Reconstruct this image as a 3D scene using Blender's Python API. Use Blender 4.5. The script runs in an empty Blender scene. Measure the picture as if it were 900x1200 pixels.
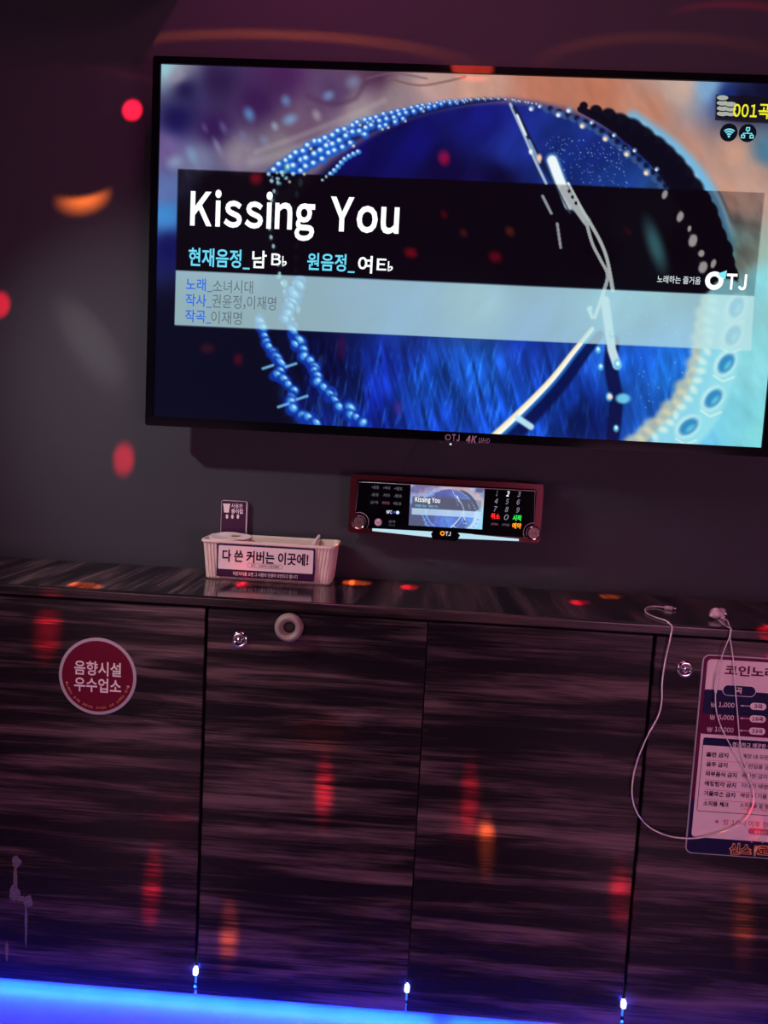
import bpy, bmesh, math, random
import numpy as np
from mathutils import Vector, Matrix
random.seed(4); rng = np.random.default_rng(7)
C = bpy.context.scene.collection
S = bpy.context.scene
PI = math.pi

# ------------------------------------------------------------------ measurements (metres, floor at z = 0)
Z0 = 1.331
ZC = -0.3812 + Z0          # worktop height
DF = 0.3241                # worktop depth
ZG = -0.4086 + Z0          # top of the doors
S1, S2, S3 = 0.1995, 0.6784, 1.1574
ZB = -1.3011 + Z0          # bottom of the doors
DD = 0.3191                # front of the doors
YT = -0.11                 # television screen plane
TW, TH = 1.428, 0.803
ROOM = (-1.25, 2.35, -3.1, 0.0, 2.95)

# ------------------------------------------------------------------ camera
FPX = 904.23
yaw, pitch, roll = -0.0414, -0.0952, 0.0516
CAM = np.array([0.639, -1.9415, -0.0233 + Z0])
cy_, sy_ = math.cos(yaw), math.sin(yaw); cp_, sp_ = math.cos(pitch), math.sin(pitch)
fw = np.array([sy_*cp_, cy_*cp_, sp_]); r0 = np.array([cy_, -sy_, 0.0]); u0 = np.cross(r0, fw)
rt = math.cos(roll)*r0 + math.sin(roll)*u0; up = -math.sin(roll)*r0 + math.cos(roll)*u0
cam_d = bpy.data.cameras.new('camera'); cam = bpy.data.objects.new('camera', cam_d); C.objects.link(cam)
cam_d.sensor_width = 36; cam_d.lens = FPX/1200*36; cam_d.clip_start = 0.01
M = Matrix.Identity(4)
for i in range(3):
    M[i][0] = rt[i]; M[i][1] = up[i]; M[i][2] = -fw[i]; M[i][3] = CAM[i]
cam.matrix_world = M
S.camera = cam

def at(x, y, pl, v):
    """point of the photograph -> point on the plane pl = v of the room"""
    d = fw*FPX + rt*(x-450) - up*(y-600); k = 'xyz'.index(pl)
    return CAM + d*(v-CAM[k])/d[k]
def proj(P):
    d = P - CAM; z = d@fw
    return 450+FPX*(d@rt)/z, 600-FPX*(d@up)/z

# ------------------------------------------------------------------ exposure, world
S.view_settings.view_transform = 'Standard'; S.view_settings.look = 'None'
S.view_settings.gamma = 1; S.view_settings.exposure = 0; S.view_settings.use_curve_mapping = False
w = bpy.data.worlds.new('world'); S.world = w; w.use_nodes = True
w.node_tree.nodes['Background'].inputs[0].default_value = (0.012, 0.006, 0.02, 1)
w.node_tree.nodes['Background'].inputs[1].default_value = 0.3

# ------------------------------------------------------------------ lamps of the room and added fill lights
def aim(o, tgt):
    o.rotation_euler = (Vector(tgt)-o.location).to_track_quat('-Z', 'Y').to_euler()
def area(name, loc, tgt, sx, sy, col, energy, spread=PI):
    d = bpy.data.lights.new(name, 'AREA'); d.shape = 'RECTANGLE'; d.size = sx; d.size_y = sy
    d.color = col; d.energy = energy; d.spread = spread
    o = bpy.data.objects.new(name, d); C.objects.link(o); o.location = loc; aim(o, tgt); return o
def spot(name, loc, tgt, col, energy, size, blend=.6, rad=.03):
    d = bpy.data.lights.new(name, 'SPOT'); d.color = col; d.energy = energy; d.spot_size = size
    d.spot_blend = blend; d.shadow_soft_size = rad
    o = bpy.data.objects.new(name, d); C.objects.link(o); o.location = loc; aim(o, tgt); return o
BALL = Vector((0.25, -0.62, 1.42+Z0))                      # the party light hangs below the ceiling
spot('party_light_red_wash', BALL, (0.55, 0, 0.75+Z0), (1, .10, .46), 14, 2.6, 1, .03)
spot('doorway_white_light', (-0.85, -0.95, 0.72+Z0), (0.30, 0, -0.25+Z0), (1, .96, .92), 64, 1.0, 1, .03)
area('overhead_pink_fill', (1.0, -1.15, 2.88), (0.8, -0.3, 0.9), .8, .4, (1, .30, .46), 8)  # unseen pink fill added overhead to brighten basket and notice
area('room_fill_light', (2.0, -2.9, 0.95), (0.8, 0, 0.95), .8, .6, (1, .40, .70), 20)  # two unseen fills added behind the camera to lift wall and doors
area('room_fill_light', (-0.75, -2.9, 0.90), (0.5, 0, 0.8), .7, .6, (1, .44, .62), 13)

def beam(name, surf, ell, col, power, soft=.5, cut=None, mult=1.0):
    """one lens of the party light: throws an ellipse given by its centre and the ends of its two half axes,
    each a photograph point on the surface surf=(plane, value); cut is a second ellipse taken out of it"""
    def P(q): return Vector(at(q[0], q[1], *surf))
    c = P(ell[0])
    d = bpy.data.lights.new(name, 'SPOT'); o = bpy.data.objects.new(name, d); C.objects.link(o)
    o.location = BALL; q = (c-BALL).to_track_quat('-Z', 'Y'); o.rotation_euler = q.to_euler()
    qi = q.inverted()
    def T(p):
        v = qi @ (p-BALL); return np.array([-v.x/v.z, -v.y/v.z])
    d.color = col; d.energy = power; d.shadow_soft_size = 0.004; d.spot_blend = 0; d.use_nodes = True
    nt = d.node_tree; N = nt.nodes; L = nt.links
    em = next(n for n in N if n.type == 'EMISSION')
    tc = N.new('ShaderNodeTexCoord'); sp = N.new('ShaderNodeSeparateXYZ'); L.new(tc.outputs['Normal'], sp.inputs[0])
    def math_(op, a, b=None):
        m = N.new('ShaderNodeMath'); m.operation = op
        for i, v in enumerate((a, b)):
            if v is None: continue
            if isinstance(v, (int, float)): m.inputs[i].default_value = v
            else: L.new(v, m.inputs[i])
        return m.outputs[0]
    tx = math_('MULTIPLY', math_('DIVIDE', sp.outputs[0], sp.outputs[2]), -1.0)
    ty = math_('MULTIPLY', math_('DIVIDE', sp.outputs[1], sp.outputs[2]), -1.0)
    rad = [0]
    def mask(e, soft):
        c0 = T(P(e[0])); a = T(P(e[1]))-c0; b = T(P(e[2]))-c0
        rad[0] = max(rad[0], np.linalg.norm(c0)+np.linalg.norm(a)+np.linalg.norm(b))
        A = np.linalg.inv(np.array([a, b]).T)
        dx = math_('SUBTRACT', tx, float(c0[0])); dy = math_('SUBTRACT', ty, float(c0[1]))
        def lin(k): return math_('ADD', math_('MULTIPLY', dx, float(A[k, 0])), math_('MULTIPLY', dy, float(A[k, 1])))
        u, v = lin(0), lin(1)
        rr = math_('SQRT', math_('ADD', math_('MULTIPLY', u, u), math_('MULTIPLY', v, v)))
        mr = N.new('ShaderNodeMapRange'); mr.interpolation_type = 'SMOOTHSTEP'
        L.new(rr, mr.inputs[0]); mr.inputs[1].default_value = 1-soft; mr.inputs[2].default_value = 1
        mr.inputs[3].default_value = 1; mr.inputs[4].default_value = 0
        return mr.outputs[0]
    m = mask(ell, soft); size = rad[0]
    if cut: m = math_('MULTIPLY', m, math_('SUBTRACT', 1.0, mask(cut, .35)))
    L.new(math_('MULTIPLY', m, mult), em.inputs['Strength'])
    d.spot_size = min(2*math.atan(size*1.15)+.01, 3.0)
    return o
def rnd(x, y, rx, ry, sl=.04):
    return ((x, y), (x+rx, y+rx*sl), (x-ry*sl, y+ry))
RED = (1, .008, .030); ORA = (1, .17, .02)
WALL = ('y', 0.0); DOOR = ('y', -DD); TOP = ('z', ZC); SCR = ('y', YT-.001)
beam('party_beam', WALL, rnd(155, 129, 13, 14), RED, 2100, .35)
beam('party_beam', WALL, rnd(0, 357, 14, 18), RED, 2600, .4)
beam('party_beam', WALL, rnd(145, 538, 16, 25), RED, 2600, .6, cut=rnd(187, 538, 31, 90))
beam('party_beam', WALL, rnd(98, 230, 37, 26, -.22), ORA, 2600, .95, cut=rnd(97, 211, 50, 25, -.16))
beam('party_beam', WALL, rnd(330, 72, 260, 46), ORA, 120, .35, cut=rnd(330, 77, 290, 46))
beam('party_beam', WALL, rnd(765, 82, 240, 53), ORA, 110, .35, cut=rnd(765, 87, 270, 53))
beam('party_beam', WALL, rnd(860, 25, 110, 27), RED, 180, .3, cut=rnd(850, 30, 130, 28))
beam('party_beam', WALL, ((106, 402), (160, 474), (82, 428)), (1, .95, .8), 110, .75)
beam('party_beam', WALL, rnd(718, 655, 18, 34), ORA, 10, .9)
beam('party_beam', WALL, rnd(905, 585, 12, 8), RED, 400, .7)
beam('party_beam', SCR, rnd(554, 82, 28, 14), (1, .06, .02), 9000, .2)
for x, y, rx, ry, c, p in [(520, 184, 9, 11, RED, 3000), (481, 295, 10, 6, RED, 3000), (580, 300, 10, 7, RED, 2500), (597, 270, 7, 6, ORA, 1500),
                           (543, 272, 6, 5, ORA, 900), (520, 250, 6, 5, RED, 900), (279, 420, 8, 7, RED, 1800), (243, 407, 12, 6, ORA, 900), (300, 208, 10, 9, RED, 1500),
                           (466, 477, 7, 10, RED, 1400), (425, 335, 9, 6, RED, 900), (735, 270, 6, 4, RED, 900), (400, 405, 9, 20, RED, 500)]:
    beam('party_beam', SCR, rnd(x, y, rx, ry), c, p*2.6, .8)  # direct spots stand in for reflections in the screen glass
for x, y, rx, ry, c, p in [(56, 738, 22, 42, RED, 520), (380, 925, 15, 52, RED, 300), (551, 932, 14, 52, RED, 360), (570, 990, 14, 38, ORA, 900),
                           (178, 1040, 16, 54, RED, 480), (268, 1096, 16, 50, ORA, 330), (727, 1050, 18, 52, RED, 380), (871, 1090, 17, 64, ORA, 330),
                           (375, 860, 50, 26, ORA, 45), (545, 962, 30, 60, RED, 40), (200, 960, 40, 40, RED, 35), (899, 995, 18, 30, RED, 40)]:
    beam('party_beam', DOOR, rnd(x, y, rx, ry, .06), c, p*32, .95)
for x, y, rx, ry, c, p in [(100, 686, 24, 5, ORA, 260), (285, 685, 13, 4.5, RED, 420), (418, 683, 22, 4, ORA, 330), (480, 688, 13, 4, RED, 420),
                           (679, 706, 14, 4, RED, 380), (715, 699, 18, 4, ORA, 330), (896, 741, 14, 10, RED, 900), (290, 697, 20, 5, RED, 90), (420, 750, 1, 1, RED, 0)]:
    if p: beam('party_beam', TOP, rnd(x, y, rx, ry), c, p*11, .7)
beam('party_beam', ('y', -.14), rnd(285, 657, 26, 22), RED, 130, .9)

# ------------------------------------------------------------------ materials
def srgb(r, g, b):
    f = lambda c: c/12.92 if c <= .04045 else ((c+.055)/1.055)**2.4
    return (f(r/255), f(g/255), f(b/255), 1)
def mat(name, col, rough=.5, metal=0, emit=None, es=1.0, spec=.5, coat=0, alpha=1, bump=None, vary=None):
    m = bpy.data.materials.new(name); m.use_nodes = True; nt = m.node_tree; b = nt.nodes['Principled BSDF']
    b.inputs['Base Color'].default_value = col if len(col) == 4 else (*col, 1)
    b.inputs['Roughness'].default_value = rough; b.inputs['Metallic'].default_value = metal
    b.inputs['Specular IOR Level'].default_value = spec; b.inputs['Coat Weight'].default_value = coat
    b.inputs['Coat Roughness'].default_value = .08; b.inputs['Alpha'].default_value = alpha
    if emit:
        b.inputs['Emission Color'].default_value = emit if len(emit) == 4 else (*emit, 1); b.inputs['Emission Strength'].default_value = es
    if bump or vary:
        tc = nt.nodes.new('ShaderNodeTexCoord'); n = nt.nodes.new('ShaderNodeTexNoise')
        nt.links.new(tc.outputs['Object'], n.inputs['Vector']); n.inputs['Scale'].default_value = (bump or vary)[0]; n.inputs['Detail'].default_value = 4
        if bump:
            bp = nt.nodes.new('ShaderNodeBump'); bp.inputs['Strength'].default_value = bump[1]; bp.inputs['Distance'].default_value = .002
            nt.links.new(n.outputs[0], bp.inputs['Height']); nt.links.new(bp.outputs[0], b.inputs['Normal'])
        if vary:
            mx = nt.nodes.new('ShaderNodeMix'); mx.data_type = 'RGBA'
            mx.inputs[6].default_value = b.inputs['Base Color'].default_value
            mx.inputs[7].default_value = tuple(c*vary[1] for c in b.inputs['Base Color'].default_value[:3])+(1,)
            nt.links.new(n.outputs[0], mx.inputs[0]); nt.links.new(mx.outputs[2], b.inputs['Base Color'])
    return m
def wood(name, along, gain=1.0, spec=.3, rough=.24):
    """dark striped laminate, the grain running along the given axis"""
    m = bpy.data.materials.new(name); m.use_nodes = True; nt = m.node_tree; N = nt.nodes; L = nt.links; b = N['Principled BSDF']
    tc = N.new('ShaderNodeTexCoord'); oi = N.new('ShaderNodeObjectInfo'); mu = N.new('ShaderNodeMath'); mu.operation = 'MULTIPLY'
    mu.inputs[1].default_value = 37; L.new(oi.outputs['Random'], mu.inputs[0])
    ad = N.new('ShaderNodeVectorMath'); L.new(tc.outputs['Object'], ad.inputs[0]); L.new(mu.outputs[0], ad.inputs[1])
    def noise(sc, det, dist=0):
        mp = N.new('ShaderNodeMapping'); L.new(ad.outputs[0], mp.inputs[0]); mp.inputs['Scale'].default_value = sc
        n = N.new('ShaderNodeTexNoise'); n.inputs['Scale'].default_value = 1; n.inputs['Detail'].default_value = det
        n.inputs['Roughness'].default_value = .6; n.inputs['Distortion'].default_value = dist
        L.new(mp.outputs[0], n.inputs[0]); return n.outputs[0]
    big = (1.9, 23, 23) if along == 'x' else (23, 1.9, 23)
    fine = (5, 230, 230) if along == 'x' else (230, 5, 230)
    a = noise(big, 4, .3); f = noise(fine, 2)
    m1 = N.new('ShaderNodeMath'); m1.operation = 'MULTIPLY_ADD'; L.new(f, m1.inputs[0]); m1.inputs[1].default_value = .33; L.new(a, m1.inputs[2])
    cr = N.new('ShaderNodeValToRGB'); L.new(m1.outputs[0], cr.inputs[0]); e = cr.color_ramp.elements
    e[0].position = .565; e[0].color = (.006, .004, .007, 1); e[1].position = .85; e[1].color = (.26, .165, .17, 1)
    k = e.new(.635); k.color = (.024, .016, .020, 1); k = e.new(.71); k.color = (.082, .052, .060, 1)
    for q in list(e)[1:]: q.color = tuple(c*gain for c in q.color[:3])+(1,)
    L.new(cr.outputs[0], b.inputs['Base Color']); b.inputs['Roughness'].default_value = rough; b.inputs['Specular IOR Level'].default_value = spec
    bp = N.new('ShaderNodeBump'); bp.inputs['Strength'].default_value = .06; bp.inputs['Distance'].default_value = .001
    L.new(f, bp.inputs['Height']); L.new(bp.outputs[0], b.inputs['Normal'])
    return m
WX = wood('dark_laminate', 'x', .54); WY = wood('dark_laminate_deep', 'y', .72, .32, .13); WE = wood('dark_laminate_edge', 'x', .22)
m_wall = mat('grey_wallpaper', (.045, .045, .058), .75, spec=.2, bump=(420, .25), vary=(9, .86))
m_side = mat('dark_wall_paint', (.05, .04, .05), .7, spec=.2, vary=(6, .8))
m_floor = mat('grey_floor', (.44, .48, .50), .35, vary=(14, .6))
m_ceil = mat('black_ceiling', (.02, .02, .022), .8, vary=(8, .7))
m_black = mat('black_plastic', (.006, .006, .008), .35, vary=(30, .6))
m_gloss = mat('black_gloss', (.003, .003, .005), .10, spec=.18, vary=(30, .6))
m_carc = mat('carcass_black', (.006, .006, .010), .7, vary=(30, .6))
m_chrome = mat('chrome', (.75, .75, .78), .14, 1, vary=(60, .8))
m_beige = mat('beige_plastic', (.30, .25, .22), .45, vary=(40, .9))
m_white = mat('white_plastic', (.80, .74, .72), .4, vary=(40, .93))
m_cable = mat('white_rubber', (.82, .78, .78), .45, vary=(90, .93))
m_ivory = mat('ivory_plastic', (.76, .64, .56), .5, vary=(40, .94))
m_maroon = mat('maroon_metal', (.075, .006, .012), .28, .6, vary=(20, .7))
m_silver = mat('silver_print', (.45, .43, .46), .35, .3, vary=(60, .9))
m_paper = mat('white_paper', (.78, .66, .66), .35, spec=.12, vary=(20, .96))
m_plum = mat('plum_print', (.11, .008, .05), .35, spec=.12, vary=(30, .85))
m_navy = mat('navy_print', (.012, .012, .06), .35, spec=.12, vary=(30, .85))
m_ink = mat('dark_ink', (.018, .010, .03), .4, spec=.12, vary=(30, .85))
m_sign = mat('purple_print', (.040, .010, .045), .35, spec=.12, vary=(30, .85))
m_pale = mat('pale_print', (.80, .72, .70), .4, vary=(30, .95))
m_pinkp = mat('pink_print', (.60, .10, .16), .4, vary=(30, .9))
m_redp = mat('crimson_print', (.15, .007, .030), .25, spec=.15, vary=(26, .8))
m_gold = mat('gold_print', (.75, .42, .16), .4, vary=(30, .85))
m_yel = mat('yellow_print', (.62, .48, .06), .5, vary=(30, .85))
m_slot = mat('dark_recess', (.02, .015, .015), .6, vary=(30, .6))
def emi(name, r, g, b, s=1.0): return mat(name, (.003, .003, .003), .4, spec=.04, emit=srgb(r, g, b), es=s, vary=(40, .9))
e_white = emi('lit_white', 250, 255, 255, 1.15); e_cyan = emi('lit_cyan', 110, 220, 250); e_blue = emi('lit_blue', 40, 105, 225)
e_grey = emi('lit_grey', 98, 110, 118); e_yel = emi('lit_yellow', 245, 240, 40); e_icon = emi('lit_icon', 130, 235, 250)
e_coin = emi('lit_coin', 170, 175, 165); e_dark = emi('unlit_icon', 8, 14, 26); e_pale = emi('lit_pale', 205, 215, 220)
e_red = emi('lit_red', 255, 40, 40, 1.4); e_green = emi('lit_green', 50, 235, 90, 1.2); e_ora = emi('lit_orange', 255, 150, 30, 1.3)
e_key = emi('lit_key', 150, 150, 165); e_dim = emi('lit_dim', 95, 90, 105); e_bar = emi('lit_bar', 185, 225, 240, 1.0)
e_dpink = emi('lit_dim_pink', 140, 70, 105); e_nfc = emi('lit_badge', 225, 230, 255); e_nblue = emi('lit_badge_blue', 60, 90, 255)
e_led = mat('blue_led', (.01, .01, .05), .4, emit=(.62, .72, 1), es=9, vary=(40, .9))
e_streak = mat('blue_glow_streak', (.01, .02, .2), .4, emit=(.05, .22, 1), es=1.0, vary=(40, .9))
e_strip = mat('blue_led_strip', (.01, .01, .05), .4, emit=(.10, .14, 1), es=1.1, vary=(40, .9))
m_wifi = e_icon

# ------------------------------------------------------------------ building helpers
ORG = {}
def thing(name, label, cat, loc, group=None):
    o = bpy.data.objects.new(name, None); C.objects.link(o); o.location = loc; o.empty_display_size = .05
    o['label'] = label; o['category'] = cat; ORG[o] = Vector(loc)
    if group: o['group'] = group
    return o
GL = {}
def glyph(ch, bold, shear):
    if (ch, bold, shear) in GL: return GL[(ch, bold, shear)]
    cu = bpy.data.curves.new('t', 'FONT'); cu.body = ch; cu.size = 1; cu.offset = bold; cu.shear = shear; cu.resolution_u = 3
    ob = bpy.data.objects.new('t', cu); C.objects.link(ob)
    bpy.context.view_layer.update()
    me = bpy.data.meshes.new_from_object(ob.evaluated_get(bpy.context.evaluated_depsgraph_get()))
    V = np.array([v.co[:] for v in me.vertices]) if me.vertices else np.zeros((0, 3))
    F = [tuple(p.vertices) for p in me.polygons]
    bpy.data.objects.remove(ob); bpy.data.curves.remove(cu); bpy.data.meshes.remove(me)
    GL[(ch, bold, shear)] = (V, F); return V, F
def text_mesh(s, bold=0.0, shear=0.0):
    """letters set one by one: latin ones from the wide forms, closed up; hangul on a full square"""
    VV = []; FF = []; x = 0.0; n = 0
    for ch in s:
        if ch == ' ': x += .27; continue
        wide = ch.isascii() and ch not in '_-+/~'
        V, F = glyph(chr(ord(ch)+0xFEE0) if wide else ch, bold, shear)
        if not len(V): continue
        V = V.copy()
        if ch.isascii():
            lo, hi = V[:, 0].min(), V[:, 0].max(); gap = .045 if ch != '1' else .09
            if ch == '_': V[:, 0] = (V[:, 0]-lo)/(hi-lo)*.46; lo, hi = 0, .46; gap = .02
            V[:, 0] += x-lo+gap; x += hi-lo+2*gap
        else:
            V[:, 0] += x; x += .92
        VV.append(V); FF += [tuple(q+n for q in f) for f in F]; n += len(V)
    return (np.concatenate(VV) if VV else np.zeros((0, 3))), FF
class MB:
    def __init__(s): s.v = []; s.f = []; s.mi = []; s.sm = []; s.mats = []
    def add(s, V, F, m, smooth=False):
        if m not in s.mats: s.mats.append(m)
        k = s.mats.index(m); n = len(s.v)
        s.v.extend([tuple(map(float, p)) for p in V])
        for f in F: s.f.append(tuple(i+n for i in f)); s.mi.append(k); s.sm.append(smooth)
        return s
    def box(s, x0, x1, y0, y1, z0, z1, m, bev=0.0):
        bm = bmesh.new(); bmesh.ops.create_cube(bm, size=1)
        for v in bm.verts: v.co = Vector(((x0+x1)/2+v.co.x*(x1-x0), (y0+y1)/2+v.co.y*(y1-y0), (z0+z1)/2+v.co.z*(z1-z0)))
        if bev: bmesh.ops.bevel(bm, geom=bm.edges[:], offset=bev, segments=2, affect='EDGES', profile=.6)
        bm.verts.index_update(); s.add([v.co for v in bm.verts], [[v.index for v in f.verts] for f in bm.faces], m); bm.free(); return s
    def plate(s, pts, y0, y1, m):
        """outline in (x, z), front at y1 (towards the camera), back at y0"""
        n = len(pts); V = [(x, y1, z) for x, z in pts]+[(x, y0, z) for x, z in pts]
        a = sum(pts[i][0]*pts[(i+1) % n][1]-pts[(i+1) % n][0]*pts[i][1] for i in range(n))
        idx = list(range(n)) if a > 0 else list(range(n))[::-1]
        F = [idx, [i+n for i in idx[::-1]]]
        for k in range(n):
            i, j = idx[k], idx[(k+1) % n]; F.append([j, i, i+n, j+n])
        return s.add(V, F, m)
    def rrect(s, x0, x1, z0, z1, r, y0, y1, m, seg=6):
        return s.plate(rr(x0, x1, z0, z1, r, seg), y0, y1, m)
    def disc(s, x, z, r, y0, y1, m, n=40, rz=None):
        rz = rz or r
        return s.plate([(x+r*math.cos(2*PI*i/n), z+rz*math.sin(2*PI*i/n)) for i in range(n)], y0, y1, m)
    def ring(s, x, z, r0, r1, y0, y1, m, n=40):
        return s.lathe([(r0, y1), (r1, y1), (r1, y0), (r0, y0)], x, z, m, n, closed=True)
    def lathe(s, prof, x, z, m, n=40, closed=False, smooth=False):
        """profile of (radius, y) turned about an axis along y through (x, z)"""
        V = []; F = []; k = len(prof)
        for i in range(n):
            a = 2*PI*i/n
            V += [(x+r*math.cos(a), y, z+r*math.sin(a)) for r, y in prof]
        for i in range(n):
            j = (i+1) % n
            for q in range(k if closed else k-1):
                p = (q+1) % k; F.append([i*k+q, j*k+q, j*k+p, i*k+p])
        return s.add(V, F, m, smooth)
    def frame(s, outer, inner, y0, y1, m):
        n = len(outer); V = [(x, y1, z) for x, z in outer]+[(x, y1, z) for x, z in inner]+[(x, y0, z) for x, z in outer]+[(x, y0, z) for x, z in inner]
        F = []
        for i in range(n):
            j = (i+1) % n
            F += [[i, j, j+n, i+n], [j, i, i+2*n, j+2*n], [i+n, j+n, j+3*n, i+3*n], [i+2*n, i+3*n, j+3*n, j+2*n]]
        return s.add(V, F, m)
    def tube(s, pts, r, m, n=8):
        pts = [Vector(p) for p in pts]; V = []; F = []; k = len(pts)
        rs = r if isinstance(r, (list, tuple)) else [r]*k
        ref = Vector((0.13, 0.93, 0.31))
        for i, p in enumerate(pts):
            t = (pts[min(i+1, k-1)]-pts[max(i-1, 0)]).normalized()
            a = t.cross(ref).normalized(); b = t.cross(a)
            V += [p+rs[i]*(a*math.cos(2*PI*q/n)+b*math.sin(2*PI*q/n)) for q in range(n)]
        for i in range(k-1):
            for q in range(n): F.append([i*n+q, i*n+(q+1) % n, (i+1)*n+(q+1) % n, (i+1)*n+q])
        F += [list(range(n))[::-1], [(k-1)*n+q for q in range(n)]]
        return s.add(V, F, m, True)
    def text(s, txt, cx, cz, width, y, m, h=None, bold=.0, shear=0, rise=.0004):
        V, F = text_mesh(txt, bold, shear)
        if not len(V): return s
        lo, hi = V.min(0), V.max(0); k = width/(hi[0]-lo[0]); kz = (h/(hi[1]-lo[1])) if h else k
        P = [(cx+(v[0]-(lo[0]+hi[0])/2)*k, y-rise, cz+(v[1]-(lo[1]+hi[1])/2)*kz) for v in V]
        return s.add(P, F, m)
    def ptext(s, txt, px, py, pw, y, m, ph=None, bold=.0, shear=0, rise=.0004):
        """lettering centred on the photograph's point, pw wide there, on the plane y"""
        a = at(px-pw/2, py, 'y', y); b = at(px+pw/2, py, 'y', y); c = (a+b)/2
        k = (b[0]-a[0])/pw
        return s.text(txt, c[0], c[2], pw*k, y, m, ph*k if ph else None, bold, shear, rise)
    def build(s, name, parent=None, label=None, cat=None, group=None, kind=None, merge=False):
        me = bpy.data.meshes.new(name); V = np.array(s.v); c = (V.min(0)+V.max(0))/2
        if parent is None: c[2] = V.min(0)[2]
        me.from_pydata((V-c).tolist(), [], s.f)
        for m in s.mats: me.materials.append(m)
        me.polygons.foreach_set('material_index', s.mi); me.polygons.foreach_set('use_smooth', s.sm); me.update()
        o = bpy.data.objects.new(name, me); C.objects.link(o); c = Vector(c); ORG[o] = c
        if parent is not None: o.parent = parent; o.location = c-ORG[parent]
        else: o.location = c
        if label: o['label'] = label
        if cat: o['category'] = cat
        if group: o['group'] = group
        if kind: o['kind'] = kind
        return o
def rr(x0, x1, z0, z1, r, seg=6):
    P = []
    for cx, cz, a0 in ((x1-r, z1-r, 0), (x0+r, z1-r, 90), (x0+r, z0+r, 180), (x1-r, z0+r, 270)):
        for i in range(seg+1):
            a = math.radians(a0+90*i/seg); P.append((cx+r*math.cos(a), cz+r*math.sin(a)))
    return P
def prect(x0, y0, x1, y1, y):
    """photograph rectangle (left, top, right, bottom) -> x0, x1, z0, z1 on the plane y"""
    l = (at(x0, y0, 'y', y)[0]+at(x0, y1, 'y', y)[0])/2; r = (at(x1, y0, 'y', y)[0]+at(x1, y1, 'y', y)[0])/2
    t = (at(x0, y0, 'y', y)[2]+at(x1, y0, 'y', y)[2])/2; b = (at(x0, y1, 'y', y)[2]+at(x1, y1, 'y', y)[2])/2
    return l, r, b, t
def pp(px, py, y):
    a = at(px, py, 'y', y); return a[0], a[2]
def smooth_path(P, n=6):
    P = [Vector(p) for p in P]; out = []
    for i in range(len(P)-1):
        p0 = P[max(i-1, 0)]; p1 = P[i]; p2 = P[i+1]; p3 = P[min(i+2, len(P)-1)]
        for k in range(n):
            t = k/n
            out.append(.5*((2*p1)+(p2-p0)*t+(2*p0-5*p1+4*p2-p3)*t*t+(3*p1-p0-3*p2+p3)*t**3))
    return out+[P[-1]]

# ------------------------------------------------------------------ the setting
X0, X1, Y0, Y1, ZT = ROOM
MB().box(X0-.1, X1+.1, 0, .1, 0, ZT, m_wall).build('wall_front', kind='structure')
MB().box(X0-.1, X0, Y0, 0, 0, ZT, m_side).build('wall_left', kind='structure')
MB().box(X1, X1+.1, Y0, 0, 0, ZT, m_side).build('wall_right', kind='structure')
MB().box(X0-.1, X1+.1, Y0-.1, Y0, 0, ZT, m_side).build('wall_back', kind='structure')
MB().box(X0-.1, X1+.1, Y0-.1, .1, -.08, 0, m_floor).build('floor', kind='structure')
MB().box(X0-.1, X1+.1, Y0-.1, .1, ZT, ZT+.08, m_ceil).build('ceiling', kind='structure')

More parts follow.
